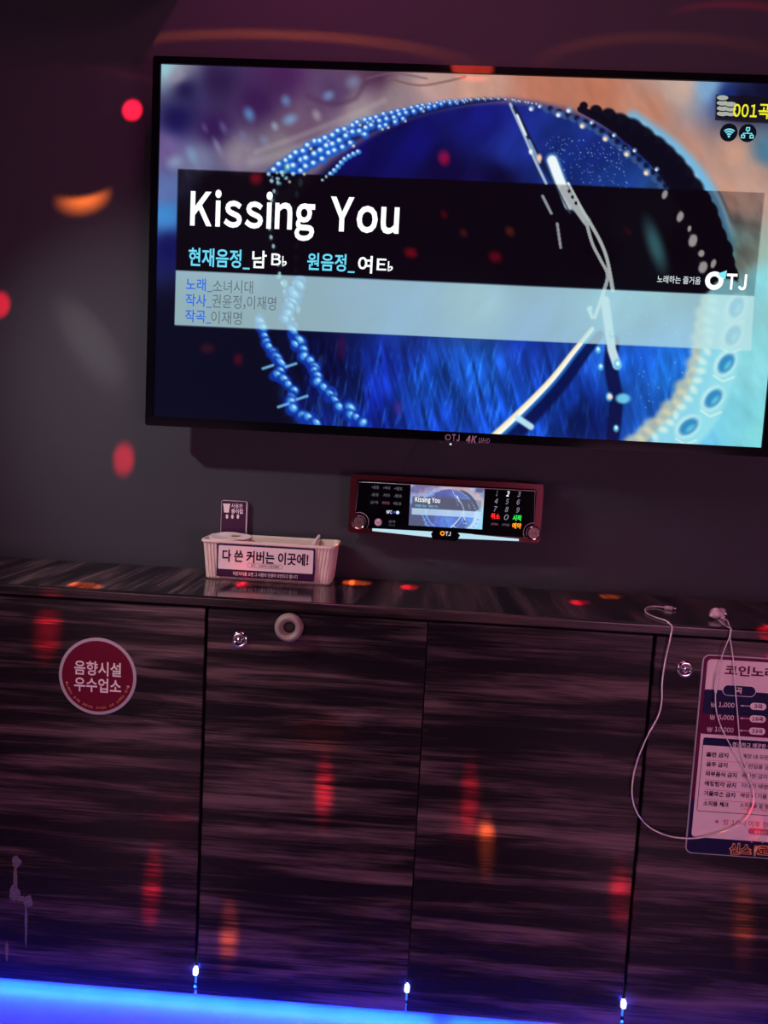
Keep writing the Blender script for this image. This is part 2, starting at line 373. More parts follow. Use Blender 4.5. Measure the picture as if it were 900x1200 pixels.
# ------------------------------------------------------------------ television
def paint(nu, nv):
    """the music-video still on the television: colours on an nu x nv grid"""
    u = np.linspace(0, 1, nu); v = np.linspace(0, 1, nv); U, Vv = np.meshgrid(u, v)
    P = np.stack([U*TW, np.full_like(U, YT), Z0+TH*(1-Vv)], -1)
    X, Y = proj(P)
    def shep(ctrl, p=3.0):
        acc = np.zeros(X.shape+(3,)); ws = np.zeros(X.shape)
        for x, y, c in ctrl:
            wt = 1/((X-x)**2+(Y-y)**2+60)**(p/2); acc += wt[..., None]*np.array(c); ws += wt
        return acc/ws[..., None]
    def noise(sx, sy, ang=0, seed=0, oct_=3):
        a = math.radians(ang); xx = (X*math.cos(a)+Y*math.sin(a))/sx; yy = (-X*math.sin(a)+Y*math.cos(a))/sy
        g = np.random.default_rng(seed).random((256, 256)); out = 0; amp = 1; tot = 0
        for o in range(oct_):
            fx, fy = np.floor(xx).astype(int), np.floor(yy).astype(int); tx, ty = xx-fx, yy-fy
            tx = tx*tx*(3-2*tx); ty = ty*ty*(3-2*ty); G = lambda i, j: g[i % 256, j % 256]
            out = out+amp*((G(fx, fy)*(1-tx)+G(fx+1, fy)*tx)*(1-ty)+(G(fx, fy+1)*(1-tx)+G(fx+1, fy+1)*tx)*ty)
            tot += amp; amp *= .5; xx = xx*2; yy = yy*2
        return out/tot
    def ss(a, b, x):
        t = np.clip((x-a)/(b-a), 0, 1); return t*t*(3-2*t)
    def over(img, c, a): return img*(1-a[..., None])+np.array(c, float)*a[..., None]
    outside = shep([(195, 80, (150, 205, 215)), (207, 88, (150, 140, 160)), (216, 104, (28, 22, 70)), (255, 95, (45, 28, 72)), (330, 90, (72, 35, 85)),
        (300, 120, (58, 28, 80)), (250, 150, (50, 25, 78)), (208, 140, (25, 20, 78)), (193, 175, (110, 90, 145)), (230, 187, (120, 125, 160)),
        (280, 180, (138, 125, 142)), (330, 172, (125, 112, 125)), (392, 110, (85, 60, 100)), (420, 132, (152, 135, 142)), (350, 150, (108, 82, 108)),
        (470, 112, (145, 125, 132)), (505, 95, (188, 152, 146)), (440, 85, (85, 52, 82)), (560, 102, (200, 152, 135)), (640, 105, (190, 120, 96)),
        (700, 112, (186, 116, 92)), (760, 132, (190, 130, 106)), (800, 180, (190, 138, 118)), (850, 228, (196, 146, 126)), (880, 228, (196, 156, 140)),
        (800, 103, (200, 170, 155)), (830, 103, (130, 175, 215)), (852, 112, (20, 40, 110)), (872, 118, (12, 14, 45)), (899, 178, (70, 120, 150)), (897, 108, (14, 14, 44)), (885, 205, (190, 150, 135)), (862, 180, (195, 148, 128)),
        (872, 300, (160, 170, 150)), (850, 290, (125, 195, 190)), (892, 330, (140, 215, 225)), (885, 420, (140, 218, 226)), (890, 510, (130, 216, 220)),
        (860, 500, (125, 210, 226)), (830, 522, (110, 195, 230)), (193, 228, (95, 115, 175)), (194, 250, (62, 135, 205)), (200, 290, (18, 18, 85)), (187, 400, (8, 8, 30)),
        (250, 450, (8, 8, 28)), (300, 490, (8, 8, 30)), (230, 370, (10, 10, 40)), (260, 230, (60, 50, 110))])
    inside = shep([(560, 140, (20, 24, 118)), (480, 170, (14, 14, 95)), (420, 185, (16, 12, 92)), (520, 205, (14, 8, 58)), (600, 180, (30, 48, 150)),
        (700, 180, (22, 42, 125)), (720, 212, (28, 64, 155)), (660, 200, (20, 45, 130)), (580, 210, (12, 8, 50)), (400, 230, (8, 8, 50)), (500, 260, (10, 8, 30)), (600, 300, (10, 8, 28)),
        (745, 265, (60, 110, 130)), (765, 315, (60, 130, 150)), (700, 300, (10, 10, 24)), (800, 300, (12, 14, 25)), (560, 355, (70, 100, 140)), (450, 425, (15, 38, 140)), (500, 455, (20, 72, 185)),
        (560, 435, (25, 85, 195)), (620, 402, (20, 50, 150)), (600, 482, (20, 74, 195)), (520, 502, (20, 62, 175)), (440, 485, (12, 30, 125)), (375, 425, (6, 10, 60)), (360, 380, (6, 8, 45)),
        (660, 465, (15, 52, 155)), (745, 422, (25, 85, 195)), (785, 442, (30, 105, 205)), (765, 492, (25, 85, 185)), (690, 492, (10, 30, 110)), (720, 350, (60, 130, 180)), (470, 395, (20, 45, 130))])
    fib = noise(5, 46, -14, 3); fib2 = noise(3, 22, 10, 5)
    lo = ss(385, 430, Y)*(1-ss(600, 720, X)*.6)
    inside = inside*(1+lo[..., None]*((fib-.5)*1.15)[..., None]) + (lo*np.clip(fib2-.56, 0, 1)*230)[..., None]*np.array([.25, .7, 1.0])
    inside = inside*(1+((noise(26, 60, 35, 9)-.5)*.7)[..., None])
    bl = noise(14, 30, -28, 21)
    outside = outside*(1+((bl-.5)*.16)[..., None])
    # edge of the ring: its radius by direction
    rx = np.where(X > 590, 258, 285); ry = 250.0
    rho = np.sqrt(((X-588)/rx)**2+((Y-368)/ry)**2)
    img = inside*(1-ss(.97, 1.03, rho))[..., None]+outside*ss(.97, 1.03, rho)[..., None]
    # lower left stays black
    img = over(img, (7, 8, 30), ss(370, 300, X)*ss(300, 380, Y)*.95)
    def win(x, y, r):
        return (np.abs(X-x) < r) & (np.abs(Y-y) < r)
    def blob(x, y, a, b, c, al=1.0, soft=.5, ang=0.0):
        nonlocal img
        m = win(x, y, max(a, b)*1.3+2)
        if not m.any(): return
        q = math.radians(ang); dx, dy = X[m]-x, Y[m]-y
        r = np.sqrt(((dx*math.cos(q)+dy*math.sin(q))/a)**2+((-dx*math.sin(q)+dy*math.cos(q))/b)**2)
        k = al*(1-ss(1-soft, 1+.15, r)); img[m] = img[m]*(1-k[:, None])+np.array(c, float)*k[:, None]
    def stroke(pts, wd, c, al=1.0, soft=.5):
        nonlocal img
        D = np.full(X.shape, 1e9); n = len(pts)-1
        for i in range(n):
            (x0, y0), (x1, y1) = pts[i], pts[i+1]; w0, w1 = (wd if not isinstance(wd, tuple) else (wd[0]+(wd[1]-wd[0])*i/n, wd[0]+(wd[1]-wd[0])*(i+1)/n)) if isinstance(wd, tuple) else (wd, wd)
            L2 = (x1-x0)**2+(y1-y0)**2+1e-6
            t = np.clip(((X-x0)*(x1-x0)+(Y-y0)*(y1-y0))/L2, 0, 1)
            D = np.minimum(D, np.hypot(X-x0-t*(x1-x0), Y-y0-t*(y1-y0))/(w0+(w1-w0)*t))
        k = al*(1-ss(1-soft, 1+.1, D)); img = over(img, c, k)
    def curve(pts, n=8):
        return [(p.x, p.y) for p in smooth_path([(x, y, 0) for x, y in pts], n)]
    def along(pts, step):
        P = np.array(curve(pts, 24)); d = np.r_[0, np.cumsum(np.hypot(*np.diff(P, axis=0).T))]
        s = np.arange(0, d[-1], step); return np.c_[np.interp(s, d, P[:, 0]), np.interp(s, d, P[:, 1])]
    R = random.Random(11)
    # blurred outer chain, upper left
    for x, y, a, b, c in [(292, 134, 9, 13, (95, 150, 205)), (335, 118, 8, 10, (100, 140, 190)), (340, 140, 13, 9, (120, 165, 210)), (310, 165, 8, 10, (120, 130, 160)), (262, 150, 6, 12, (95, 85, 140)),
                          (255, 172, 5, 16, (130, 130, 165)), (205, 190, 14, 12, (140, 155, 185)), (225, 182, 8, 14, (120, 150, 190)), (385, 112, 10, 8, (110, 150, 195)), (414, 96, 13, 11, (120, 130, 165)), (371, 135, 7, 10, (160, 150, 160)),
                          (285, 160, 6, 10, (110, 110, 150)), (322, 148, 6, 8, (150, 165, 190)), (240, 150, 5, 9, (90, 70, 130))]:
        blob(x, y, a, b, c, .75, 1.0, -25)
    stroke(curve([(360, 112), (385, 122), (415, 116), (428, 98), (445, 92)]), 5, (75, 45, 70), .4, 1)
    stroke(curve([(455, 92), (490, 100), (520, 96), (545, 90)]), 2.2, (120, 85, 85), .8, 1)
    stroke(curve([(430, 92), (460, 86), (500, 92)]), 2, (110, 85, 100), .7, 1)
    stroke(curve([(295, 190), (340, 178), (385, 160), (430, 135)]), 11, (170, 165, 172), .45, 1)
    stroke(curve([(300, 178), (350, 160), (400, 140), (450, 118)]), 6, (180, 170, 175), .35, 1)
    # cyan rim of the dark chain, right
    stroke(curve([(742, 140), (790, 175), (822, 212), (842, 250), (850, 300)]), 15, (105, 190, 240), .9, .9)
    stroke(curve([(750, 146), (790, 180), (820, 215)]), 6, (190, 230, 245), .7, 1)
    # dark chain on the right
    ch = along([(680, 128), (712, 143), (748, 166), (784, 197), (812, 238), (832, 283), (844, 322), (850, 345)], 16)
    stroke(curve([(680, 128), (712, 144), (746, 168), (780, 200), (806, 240), (826, 285), (838, 325), (846, 345)]), (4, 17), (10, 9, 24), .97, .25)
    for i, (x, y) in enumerate(ch):
        k = min(1, i/4); blob(x+4, y-4, 5+12*k, 5+10*k, (10, 9, 24), .97, .2, R.uniform(0, 90))
    for i, (x, y) in enumerate(along([(640, 128), (690, 148), (735, 180), (770, 213), (800, 252), (818, 300), (826, 340)], 11)):
        blob(x, y, 6.5, 4.5, (55, 85, 140), .85, .5, 40); blob(x+5, y-1, 4, 4, (14, 14, 40), .8, .5)
    for x, y, r in [(623, 127, 4), (633, 124, 3), (655, 134, 4.5), (667, 129, 4.5), (683, 147, 5), (694, 143, 3), (710, 162, 5), (720, 158, 3), (735, 180, 5), (744, 176, 3), (758, 202, 5), (770, 198, 3)]:
        blob(x, y, r, r, (120, 150, 195), .9, .6); blob(x-1, y+1, r*.6, r*.6, (255, 225, 170) if r > 4.5 else (235, 245, 255), 1, .6)
    for x, y, a, b in [(779, 228, 4, 7), (797, 254, 5, 9), (808, 268, 3, 5), (812, 282, 7, 11), (822, 297, 5, 6), (824, 313, 7, 10), (836, 309, 4, 8)]:
        blob(x, y, a, b, (205, 195, 190), .95, .5, 20)
    # beads along the top
    stroke(curve([(322, 212), (350, 190), (390, 170), (436, 148), (485, 132), (540, 121), (590, 117)]), (17, 1.5), (12, 22, 80), .85, .5)
    for off, st, r0 in ((-3, 8.0, 4.6), (7, 8.5, 5.0), (16, 9.5, 4.6)):
        for x, y in along([(318, 208), (344, 186), (384, 164), (432, 143), (480, 129), (530, 119), (585, 116), (632, 123)], st):
            k = min(1, max(0, (565-x)/190)); r = r0*(.42+.72*k)
            if off > 10 and (x > 470 or R.random() < .2): continue
            oy = off*k+R.uniform(-2, 2)*k; x += R.uniform(-1.5, 1.5)+off*k*.3; y += oy
            blob(x, y, r*1.25, r*1.2, (30, 95, 210) if k > .1 else (60, 70, 120), .9, .5)
            blob(x-r*.2, y-r*.25, r*.8, r*.7, (150, 215, 250), .9, .8); blob(x-r*.25, y-r*.3, r*.45, r*.4, (235, 250, 255), 1, .8)
            if R.random() < .4: blob(x+r*.6, y+r*.6, r*.5, r*.5, (250, 240, 170), .85, .8)
    for x, y in along([(420, 178), (405, 186), (392, 200), (375, 215)], 6):
        blob(x, y, 4, 3.5, (60, 150, 230), .9, .5); blob(x-1, y-1, 2, 2, (235, 250, 255), .9, .7)
    # faint beads down the left, then the big chain
    for x, y in along([(338, 196), (322, 225), (316, 262), (324, 300), (332, 335), (345, 380)], 11):
        blob(x+R.uniform(-3, 3), y, 4.5, 6, (90, 170, 190), .9, .6); blob(x-1, y-1, 2, 3, (220, 245, 245), .9, .7)
    for x, y in along([(352, 214), (344, 250), (348, 290), (345, 330), (350, 372)], 15):
        blob(x+R.uniform(-2, 2), y, 3.5, 6, (90, 165, 185), .8, .6)
    for pts in ([(300, 380), (310, 400), (322, 420), (326, 438), (338, 455), (346, 478), (362, 494), (378, 498)], [(350, 325), (343, 350), (338, 372), (346, 398), (358, 415), (368, 440), (384, 456), (396, 472), (412, 486), (428, 497)]):
        for x, y in along(pts, 7.5):
            y += R.uniform(-2.5, 2.5); a, b = R.uniform(8, 11.5), R.uniform(6.5, 9.5); x += R.uniform(-5, 5); a *= R.uniform(.6, 1.05); b *= R.uniform(.65, 1)
            blob(x, y, a*1.15, b*1.15, (14, 50, 160), .95, .35, R.uniform(0, 180)); blob(x+1, y-1, a*.8, b*.75, (70, 160, 240), .95, .6, 45); blob(x+2, y-2, a*.42, b*.36, (190, 236, 255), .9, .8, 45)
    for x, y in [(308, 432), (335, 430), (326, 477), (348, 468)]: stroke([(x, y), (x+12, y-4)], 2.2, (120, 190, 245), .9, .8)
    # sparkles
    for _ in range(170):
        x = R.uniform(640, 735); y = R.uniform(165, 216) + (x-690)*.15; blob(x, y, .9, .8, (150, 195, 245), R.uniform(.3, .9), .8)
    for _ in range(40):
        blob(R.uniform(735, 800), R.uniform(345, 480), 1.1, 1.1, (140, 215, 245), R.uniform(.3, .8), .8)
    # lower right links
    edge_ = along([(824, 352), (819, 385), (813, 425), (798, 458), (776, 486), (748, 512), (735, 522)], 15)
    for i, (x, y) in enumerate(edge_): blob(x+R.uniform(-2, 2)+5, y, 12+4*(i % 2), 12, (226, 222, 176), .7, .5)
    stroke(curve([(852, 348), (848, 385), (842, 425), (830, 462), (812, 494), (785, 522)]), 25, (150, 224, 236), .92, .25)
    for i, (x, y) in enumerate(along([(836, 352), (832, 385), (826, 425), (811, 460), (790, 490), (762, 516)], 12)): blob(x+R.uniform(-4, 4), y, 8, 5, (222, 244, 232), .7, .8, R.uniform(0, 90))
    for x, y, a in [(862, 360, 75), (858, 393, 70), (850, 426, 64), (835, 467, 58), (806, 500, 48)]:
        blob(x, y, 18, 12.5, (205, 242, 240), .8, .3, -a+10); blob(x+1, y, 14.5, 9, (38, 128, 188), .9, .4, -a+10); blob(x+3, y+2, 9, 4, (105, 200, 228), .8, .8, -a+10)
        stroke([(x-14, y+14), (x-3, y+21), (x+10, y+16)], 1.8, (230, 246, 235), .7, .9)
    # pin, bars and clip
    stroke(curve([(598, 122), (615, 160), (628, 190), (640, 215)]), 2.4, (170, 190, 210), .95, .7)
    stroke(curve([(603, 126), (622, 165), (636, 192), (650, 215)]), 3.5, (20, 24, 50), .8, .7)
    stroke([(606, 135), (616, 158)], 2.0, (225, 235, 240), 1, .7); stroke([(620, 165), (632, 190)], 2.6, (120, 150, 180), 1, .7)
    blob(632, 185, 4, 6, (240, 200, 170), 1, .7); blob(622, 178, 3, 4, (240, 250, 250), 1, .7)
    stroke([(647, 187), (668, 243)], 9.5, (110, 170, 220), .8, .6); stroke([(647, 188), (667, 240)], 6.5, (238, 248, 250), 1, .35)
    stroke([(661, 222), (688, 260)], 6, (215, 225, 225), 1, .4)
    stroke([(666, 215), (689, 258)], 2, (235, 245, 240), 1, .6)
    for x, y in [(667, 224), (671, 231), (675, 238)]: blob(x, y, 2, 2.6, (40, 60, 85), .9, .5)
    stroke(curve([(687, 260), (694, 285), (704, 305), (712, 322), (708, 340), (697, 372)]), 2.6, (205, 215, 215), 1, .5)
    stroke(curve([(692, 262), (704, 284), (712, 306), (718, 340)]), 2.8, (215, 225, 220), 1, .5)
    stroke([(636, 230), (646, 250)], 2.5, (200, 205, 210), .9, .6); stroke([(653, 262), (657, 290)], 2.5, (200, 205, 210), .9, .6)
    stroke([(652, 218), (668, 250)], 1.5, (120, 140, 160), .9, .7)
    stroke(curve([(718, 400), (716, 430), (722, 470), (718, 512)]), 9, (12, 18, 70), .95, .35)
    stroke([(709, 352), (717, 410), (723, 428)], 6, (205, 232, 240), .95, .4)
    for x, y, r in [(717, 392, 4), (724, 427, 6), (701, 410, 4), (704, 430, 4), (714, 465, 5), (722, 502, 4), (692, 362, 4)]:
        blob(x, y, r, r*1.3, (90, 190, 235), .95, .6); blob(x, y-1, r*.5, r*.6, (235, 250, 255), 1, .7)
    blob(730, 467, 10, 7, (110, 205, 240), .95, .5); blob(715, 465, 3.4, 3.4, (255, 220, 190), 1, .6)
    stroke([(690, 362), (694, 372)], 3, (200, 230, 230), .9, .6)
    body = curve([(694, 385), (672, 412), (645, 446), (610, 482), (578, 512)])
    stroke([(x+9, y+7) for x, y in body], (5, 16), (8, 16, 70), .9, .4)
    stroke([(x+2, y+1) for x, y in body], (4, 8), (30, 110, 200), .9, .5)
    stroke(body, (2.6, 5), (250, 236, 190), 1, .5); stroke([(x+1.5, y+1) for x, y in body], (1.3, 2.5), (255, 255, 250), 1, .6)
    stroke([(607, 490), (622, 500)], 5, (190, 235, 250), .95, .6)
    # caption panels
    def panel(a, b, c, d):       # corners: top left, top right, bottom right, bottom left
        k = np.ones(X.shape)
        for (x0, y0), (x1, y1) in ((a, b), (b, c), (c, d), (d, a)):
            n = math.hypot(x1-x0, y1-y0); k = k*np.clip(((x1-x0)*(Y-y0)-(y1-y0)*(X-x0))/n+.5, 0, 1)
        return k
    k = panel((208.5, 198), (896, 226), (884, 347), (206, 317)); lum = img.max(-1)/255
    kk = k*(.95-.70*ss(.42, .8, lum)*ss(.25, .55, img.min(-1)/255)); img = img*(1-kk[..., None])+np.array([9, 4, 12])*kk[..., None]
    blob(768, 288, 13, 42, (58, 108, 116), .75, .9, -18)
    k2 = panel((206, 317), (884, 347), (880, 411), (204.5, 381))
    img = img*(1-k2[..., None]*.76)+np.array([186, 226, 230])*(k2*.76)[..., None]
    k3 = panel((839, 111), (905, 114), (905, 145), (838, 141)); img = img*(1-k3[..., None]*.8)+np.array([18, 14, 24])*(k3*.8)[..., None]
    return np.clip(img, 0, 255)/255.0
def lin(a): return np.where(a <= .04045, a/12.92, ((a+.055)/1.055)**2.4)
m_screen = bpy.data.materials.new('lit_screen'); m_screen.use_nodes = True
nt = m_screen.node_tree; b = nt.nodes['Principled BSDF']; ca = nt.nodes.new('ShaderNodeVertexColor'); ca.layer_name = 'picture'
nt.links.new(ca.outputs[0], b.inputs['Emission Color']); b.inputs['Emission Strength'].default_value = 1.0
b.inputs['Base Color'].default_value = (.0025, .0022, .0028, 1); b.inputs['Roughness'].default_value = .12; b.inputs['Specular IOR Level'].default_value = .04
def picture(name, parent, col, x0, x1, z0, z1, y):
    nv, nu = col.shape[:2]
    c = Vector(((x0+x1)/2, y, (z0+z1)/2))
    gx, gz = np.meshgrid(np.linspace(x0, x1, nu)-c.x, np.linspace(z1, z0, nv)-c.z)
    V = np.stack([gx, np.zeros_like(gx), gz], -1).reshape(-1, 3)
    i = np.arange(nv*nu).reshape(nv, nu)
    F = np.stack([i[:-1, :-1], i[1:, :-1], i[1:, 1:], i[:-1, 1:]], -1).reshape(-1, 4)
    me = bpy.data.meshes.new(name); me.vertices.add(len(V)); me.vertices.foreach_set('co', V.ravel().astype(np.float32))
    me.loops.add(F.size); me.loops.foreach_set('vertex_index', F.ravel().astype(np.int32))
    me.polygons.add(len(F)); me.polygons.foreach_set('loop_start', np.arange(0, F.size, 4, dtype=np.int32)); me.update(calc_edges=True)
    a = me.color_attributes.new('picture', 'FLOAT_COLOR', 'POINT')
    a.data.foreach_set('color', np.concatenate([lin(col), np.ones((nv, nu, 1))], -1).ravel().astype(np.float32))
    me.materials.append(m_screen)
    o = bpy.data.objects.new(name, me); C.objects.link(o); o.parent = parent; o.location = c-ORG[parent]; ORG[o] = c
    return o
tv = thing('television', 'large black wall-mounted television lit with a karaoke title screen', 'television', (TW/2, 0, Z0-.02))
OX0, OX1, OZ0, OZ1 = -.0185, TW+.0185, Z0-.0215, Z0+TH+.0165
bz = MB(); bz.frame(rr(OX0, OX1, OZ0, OZ1, .006), rr(-.0005, TW+.0005, Z0-.0005, Z0+TH+.0005, .0008), YT+.03, YT-.004, m_gloss)
bz.build('bezel', tv)
MB().box(OX0+.002, OX1-.002, YT+.004, YT+.032, OZ0+.002, OZ1-.002, m_black, .004).build('back_panel', tv)
MB().box(.12, TW-.12, YT+.032, -.045, Z0+.03, Z0+.55, m_black, .012).build('rear_housing', tv)
MB().box(.4, 1.0, -.046, -.0006, Z0+.12, Z0+.46, m_black, .004).build('wall_bracket', tv)
scr = picture('screen', tv, paint(640, 360), 0, TW, Z0, Z0+TH, YT)
MB().ptext('Kissing', 296, 252, 146, YT, e_white, 54, .028).build('title_text', scr)
MB().ptext('You', 427.5, 252.5, 81, YT, e_white, 40, .028).build('title_text', scr)
t = MB()
t.ptext('현재음정_', 257, 303, 72, YT, e_cyan, 22, .018); t.ptext('남', 304, 304, 17, YT, e_white, 20, .018); t.ptext('B♭', 327, 305, 18, YT, e_white, 15, .018)
t.build('key_text', scr); t = MB()
t.ptext('원음정_', 388, 308, 56, YT, e_cyan, 21, .018); t.ptext('여', 428, 310, 17, YT, e_white, 20, .018); t.ptext('E♭', 451, 311, 19, YT, e_white, 15, .018)
t.build('key_text', scr)
t = MB()
t.ptext('노래_', 233.5, 334, 31, YT, e_blue, 15, .012); t.ptext('소녀시대', 273, 336, 47, YT, e_grey, 15, 0)
t.build('credit_text', scr); t = MB()
t.ptext('작사_', 233, 352.5, 31, YT, e_blue, 15, .012); t.ptext('권윤정,이재명', 286, 354.5, 75, YT, e_grey, 16, 0)
t.build('credit_text', scr); t = MB()
t.ptext('작곡_', 232.5, 371, 31, YT, e_blue, 15, .012); t.ptext('이재명', 265.5, 372.5, 36, YT, e_grey, 15, 0)
t.build('credit_text', scr)
t = MB(); t.ptext('노래하는 즐거움', 795.5, 328, 51, YT, e_pale, 9, .012)
x, z = pp(837, 329, YT); t.ring(x, z, .010, .0205, YT, YT-.0006, e_white)
x, z = pp(845, 322, YT); t.plate([(x-.008, z+.002), (x+.012, z+.010), (x+.010, z-.010), (x, z-.006)], YT, YT-.0009, e_icon)
t.ptext('TJ', 863, 330.5, 24, YT, e_white, 19, .03); t.build('maker_logo', scr)
t = MB()
for cx0, nn, dz in ((846.5, 4, 6.2), (856, 3, 5.5)):
    for k in range(nn):
        x, z = pp(cx0, 134-k*dz, YT); t.disc(x, z, .0125, YT, YT-.0004-.0002*k, e_dark, 24, .0065); t.disc(x, z+.0012, .0125, YT, YT-.0005-.0002*k, e_coin, 24, .0052)
t.ptext('001', 873, 130, 28, YT, e_yel, 15, .02, rise=.0016); t.ptext('곡', 895, 131, 13, YT, e_yel, 17, .02, rise=.0016)
t.build('credit_counter', scr)
t = MB()
for cx0, cy0 in ((854, 155.3), (876, 156)):
    x, z = pp(cx0, cy0, YT); t.disc(x, z, .0195, YT, YT-.0004, e_dark, 36)
x, z = pp(854, 160.5, YT)
t.disc(x, z+.001, .0025, YT, YT-.0008, e_icon, 16)
for r in (.0065, .0115, .0165):
    A = [math.radians(a) for a in range(48, 133, 7)]
    t.plate([(x+(r+.0014)*math.cos(a), z+(r+.0014)*math.sin(a)) for a in A]+[(x+(r-.0014)*math.cos(a), z+(r-.0014)*math.sin(a)) for a in A[::-1]], YT, YT-.0008, e_icon)
x, z = pp(876, 156, YT)
for dx, dz in ((0, .0085), (-.0095, -.0075), (.0095, -.0075)):
    t.frame(rr(x+dx-.0045, x+dx+.0045, z+dz-.004, z+dz+.004, .001, 2), rr(x+dx-.0025, x+dx+.0025, z+dz-.002, z+dz+.002, .0005, 2), YT, YT-.0008, e_icon)
for a0, a1, b0, b1 in ((-.0008, .0008, -.001, .0045), (-.0095, .0095, -.0014, .0002), (-.0103, -.0087, -.0035, 0), (.0087, .0103, -.0035, 0)):
    t.plate([(x+a0, z+b0), (x+a1, z+b0), (x+a1, z+b1), (x+a0, z+b1)], YT, YT-.0008, e_icon)
t.build('status_icons', scr)
yb = YT-.004; t = MB(); x, z = pp(525, 512.5, yb); t.ring(x, z, .0048, .0068, yb, yb-.0004, m_silver)
t.ptext('TJ', 534, 513, 9, yb, m_silver, 8, .03); t.ptext('4K', 552.5, 515, 13, yb, m_silver, 9, .04, .2); t.ptext('UHD', 567.5, 516.3, 13, yb, m_silver, 6, .02, .2)
t.build('bezel_logo', tv)
t = MB(); x, z = pp(529, 519, yb); t.plate([(x-.03, OZ0+.002), (x+.03, OZ0+.002), (x+.022, OZ0-.008), (x-.022, OZ0-.008)], YT+.02, yb, m_black)
pt = t.build('sensor_tab', tv); x, z = pp(528, 520.5, yb); MB().disc(x, z, .0026, yb, yb-.0012, e_nfc, 16).build('power_light', pt)

# ------------------------------------------------------------------ unseen loudspeaker, added to cast the shadow on the wall's upper left
sp_ = thing('unseen_speaker', 'unseen black box loudspeaker added high on the wall for its shadow', 'loudspeaker', (-.36, 0, 1.03+Z0))
MB().box(-.74, .02, -.205, 0, 1.03+Z0, 1.36+Z0, m_black, .008).build('enclosure', sp_)
g = MB(); g.rrect(-.72, 0, 1.05+Z0, 1.34+Z0, .01, -.205, -.212, m_carc); g.build('grille', sp_)

# ------------------------------------------------------------------ karaoke player on the wall
yk = -.052
kp = thing('karaoke_player', 'maroon-framed karaoke player with small lit screen mounted under the television', 'karaoke player', (.713, 0, 1.08))
kx0, kx1, kz0, kz1 = prect(411, 554, 637.5, 569, yk)[0], prect(411, 554, 637.5, 569, yk)[1], pp(522, 627, yk)[1]-.006, pp(522, 561.5, yk)[1]
hs = MB(); hs.frame(rr(kx0, kx1, kz0, kz1, .008), rr(kx0+.016, kx1-.016, kz0+.012, kz1-.012, .008), 0, yk-.006, m_maroon)
hs.box(kx0+.003, kx1-.003, -.04, 0, kz0+.003, kz1-.003, m_maroon, .002); hs.build('housing', kp)
fx0, fx1, fz0, fz1 = kx0+.014, kx1-.014, kz0+.010, kz1-.014
MB().rrect(fx0, fx1, fz0, fz1, .006, -.04, yk, m_gloss).build('front_panel', kp)
# silver outline that steps round the two knobs
kl = pp(421, 611.5, yk); kr = pp(624.5, 624, yk)
ol = []
def arc(c, r, a0, a1): return [(c[0]+r*math.cos(math.radians(a)), c[1]+r*math.sin(math.radians(a))) for a in np.linspace(a0, a1, 9)]
zl = fz0+.004
O = arc(kl, .0225, -40, 100)[::-1]
path = [(fx0+.002, kl[1]+.026)]+[(fx0+.006, fz1-.004), (fx1-.006, fz1-.003), (fx1-.002, kr[1]+.026)]
tb = MB()
tb.tube([(x, yk-.0008, z) for x, z in path], .0011, m_silver, 6)
tb.tube([(x, yk-.0008, z) for x, z in arc(kl, .0235, 130, -35)], .0010, m_silver, 6)
tb.tube([(x, yk-.0008, z) for x, z in arc(kr, .0235, 50, 215)], .0010, m_silver, 6); tb.build('outline_trim', kp)
for c, lab in ((kl, 'left'), (kr, 'right')):
    k = MB(); k.lathe([(.0, yk-.017), (.0135, yk-.017), (.0150, yk-.018), (.0172, yk-.016), (.0182, yk-.010), (.0185, yk)], c[0], c[1], m_chrome, 36)
    kn = k.build('knob', kp)
    k = MB(); k.disc(c[0], c[1], .0128, yk-.0168, yk-.0176, mat('rose_metal_'+lab, (.17, .11, .10), .4, .7, vary=(60, .9)), 30); k.build('knob_face', kn)
    MB().text('노래', c[0], c[1], .011, yk-.0176, m_ink, .005, .01).build('knob_mark', kn)
dx0, dx1, dz0, dz1 = prect(480.5, 566.8, 567, 571, yk)[0], pp(566.5, 596, yk)[0], pp(523, 618, yk)[1], pp(523, 569.8, yk)[1]
dx0 = pp(480.2, 591, yk)[0]
mini = paint(200, 112)*.62+np.array([.34, .36, .43])
mini = mini*np.array([.98, .98, 1.0])
ds = picture('display', kp, np.clip(mini, 0, 1), dx0, dx1, dz0, dz1, yk-.001)
t = MB(); t.ptext('Kissing You', 501, 586.5, 29, yk-.001, e_white, 8, .02); t.ptext('현재음정_ 남 B♭  원음정_ 여 E♭', 500, 593, 27, yk-.001, e_cyan, 2.6, .01)
t.build('display_text', ds)
t = MB(); ki = yk
for i, s_ in enumerate('123456789'):
    r_, c_ = divmod(i, 3); px = 582.2+c_*13-r_*.7; py = 578+r_*9.2+c_*.6
    t.ptext(s_, px, py, 3.6 if s_ != '1' else 1.6, ki, e_white if s_ == '2' else e_key, 6.2, .02 if s_ == '2' else 0, .25)
t.ptext('0', 593.3, 606.2, 5, ki, e_key, 6.4, 0, .2)
t.ptext('취소', 580.5, 605, 10.5, ki, e_red, 7, .03); t.ptext('시작', 606, 607, 10.5, ki, e_green, 7, .03); t.ptext('예약', 605.5, 616.2, 10.5, ki, e_ora, 7, .03)
t.ptext('간주점프', 579.5, 614.2, 8.5, ki, e_dpink, 2.8, .01); t.ptext('반주멈춤', 592.8, 615, 9, ki, e_dim, 2.8, .01); t.build('number_keys', kp)
t = MB()
rows = [(('+음정', '+박자', '+템포'), 571), (('-음정', '-박자', '-템포'), 579.6), (('남/여', '마이크', '에코'), 588.6)]
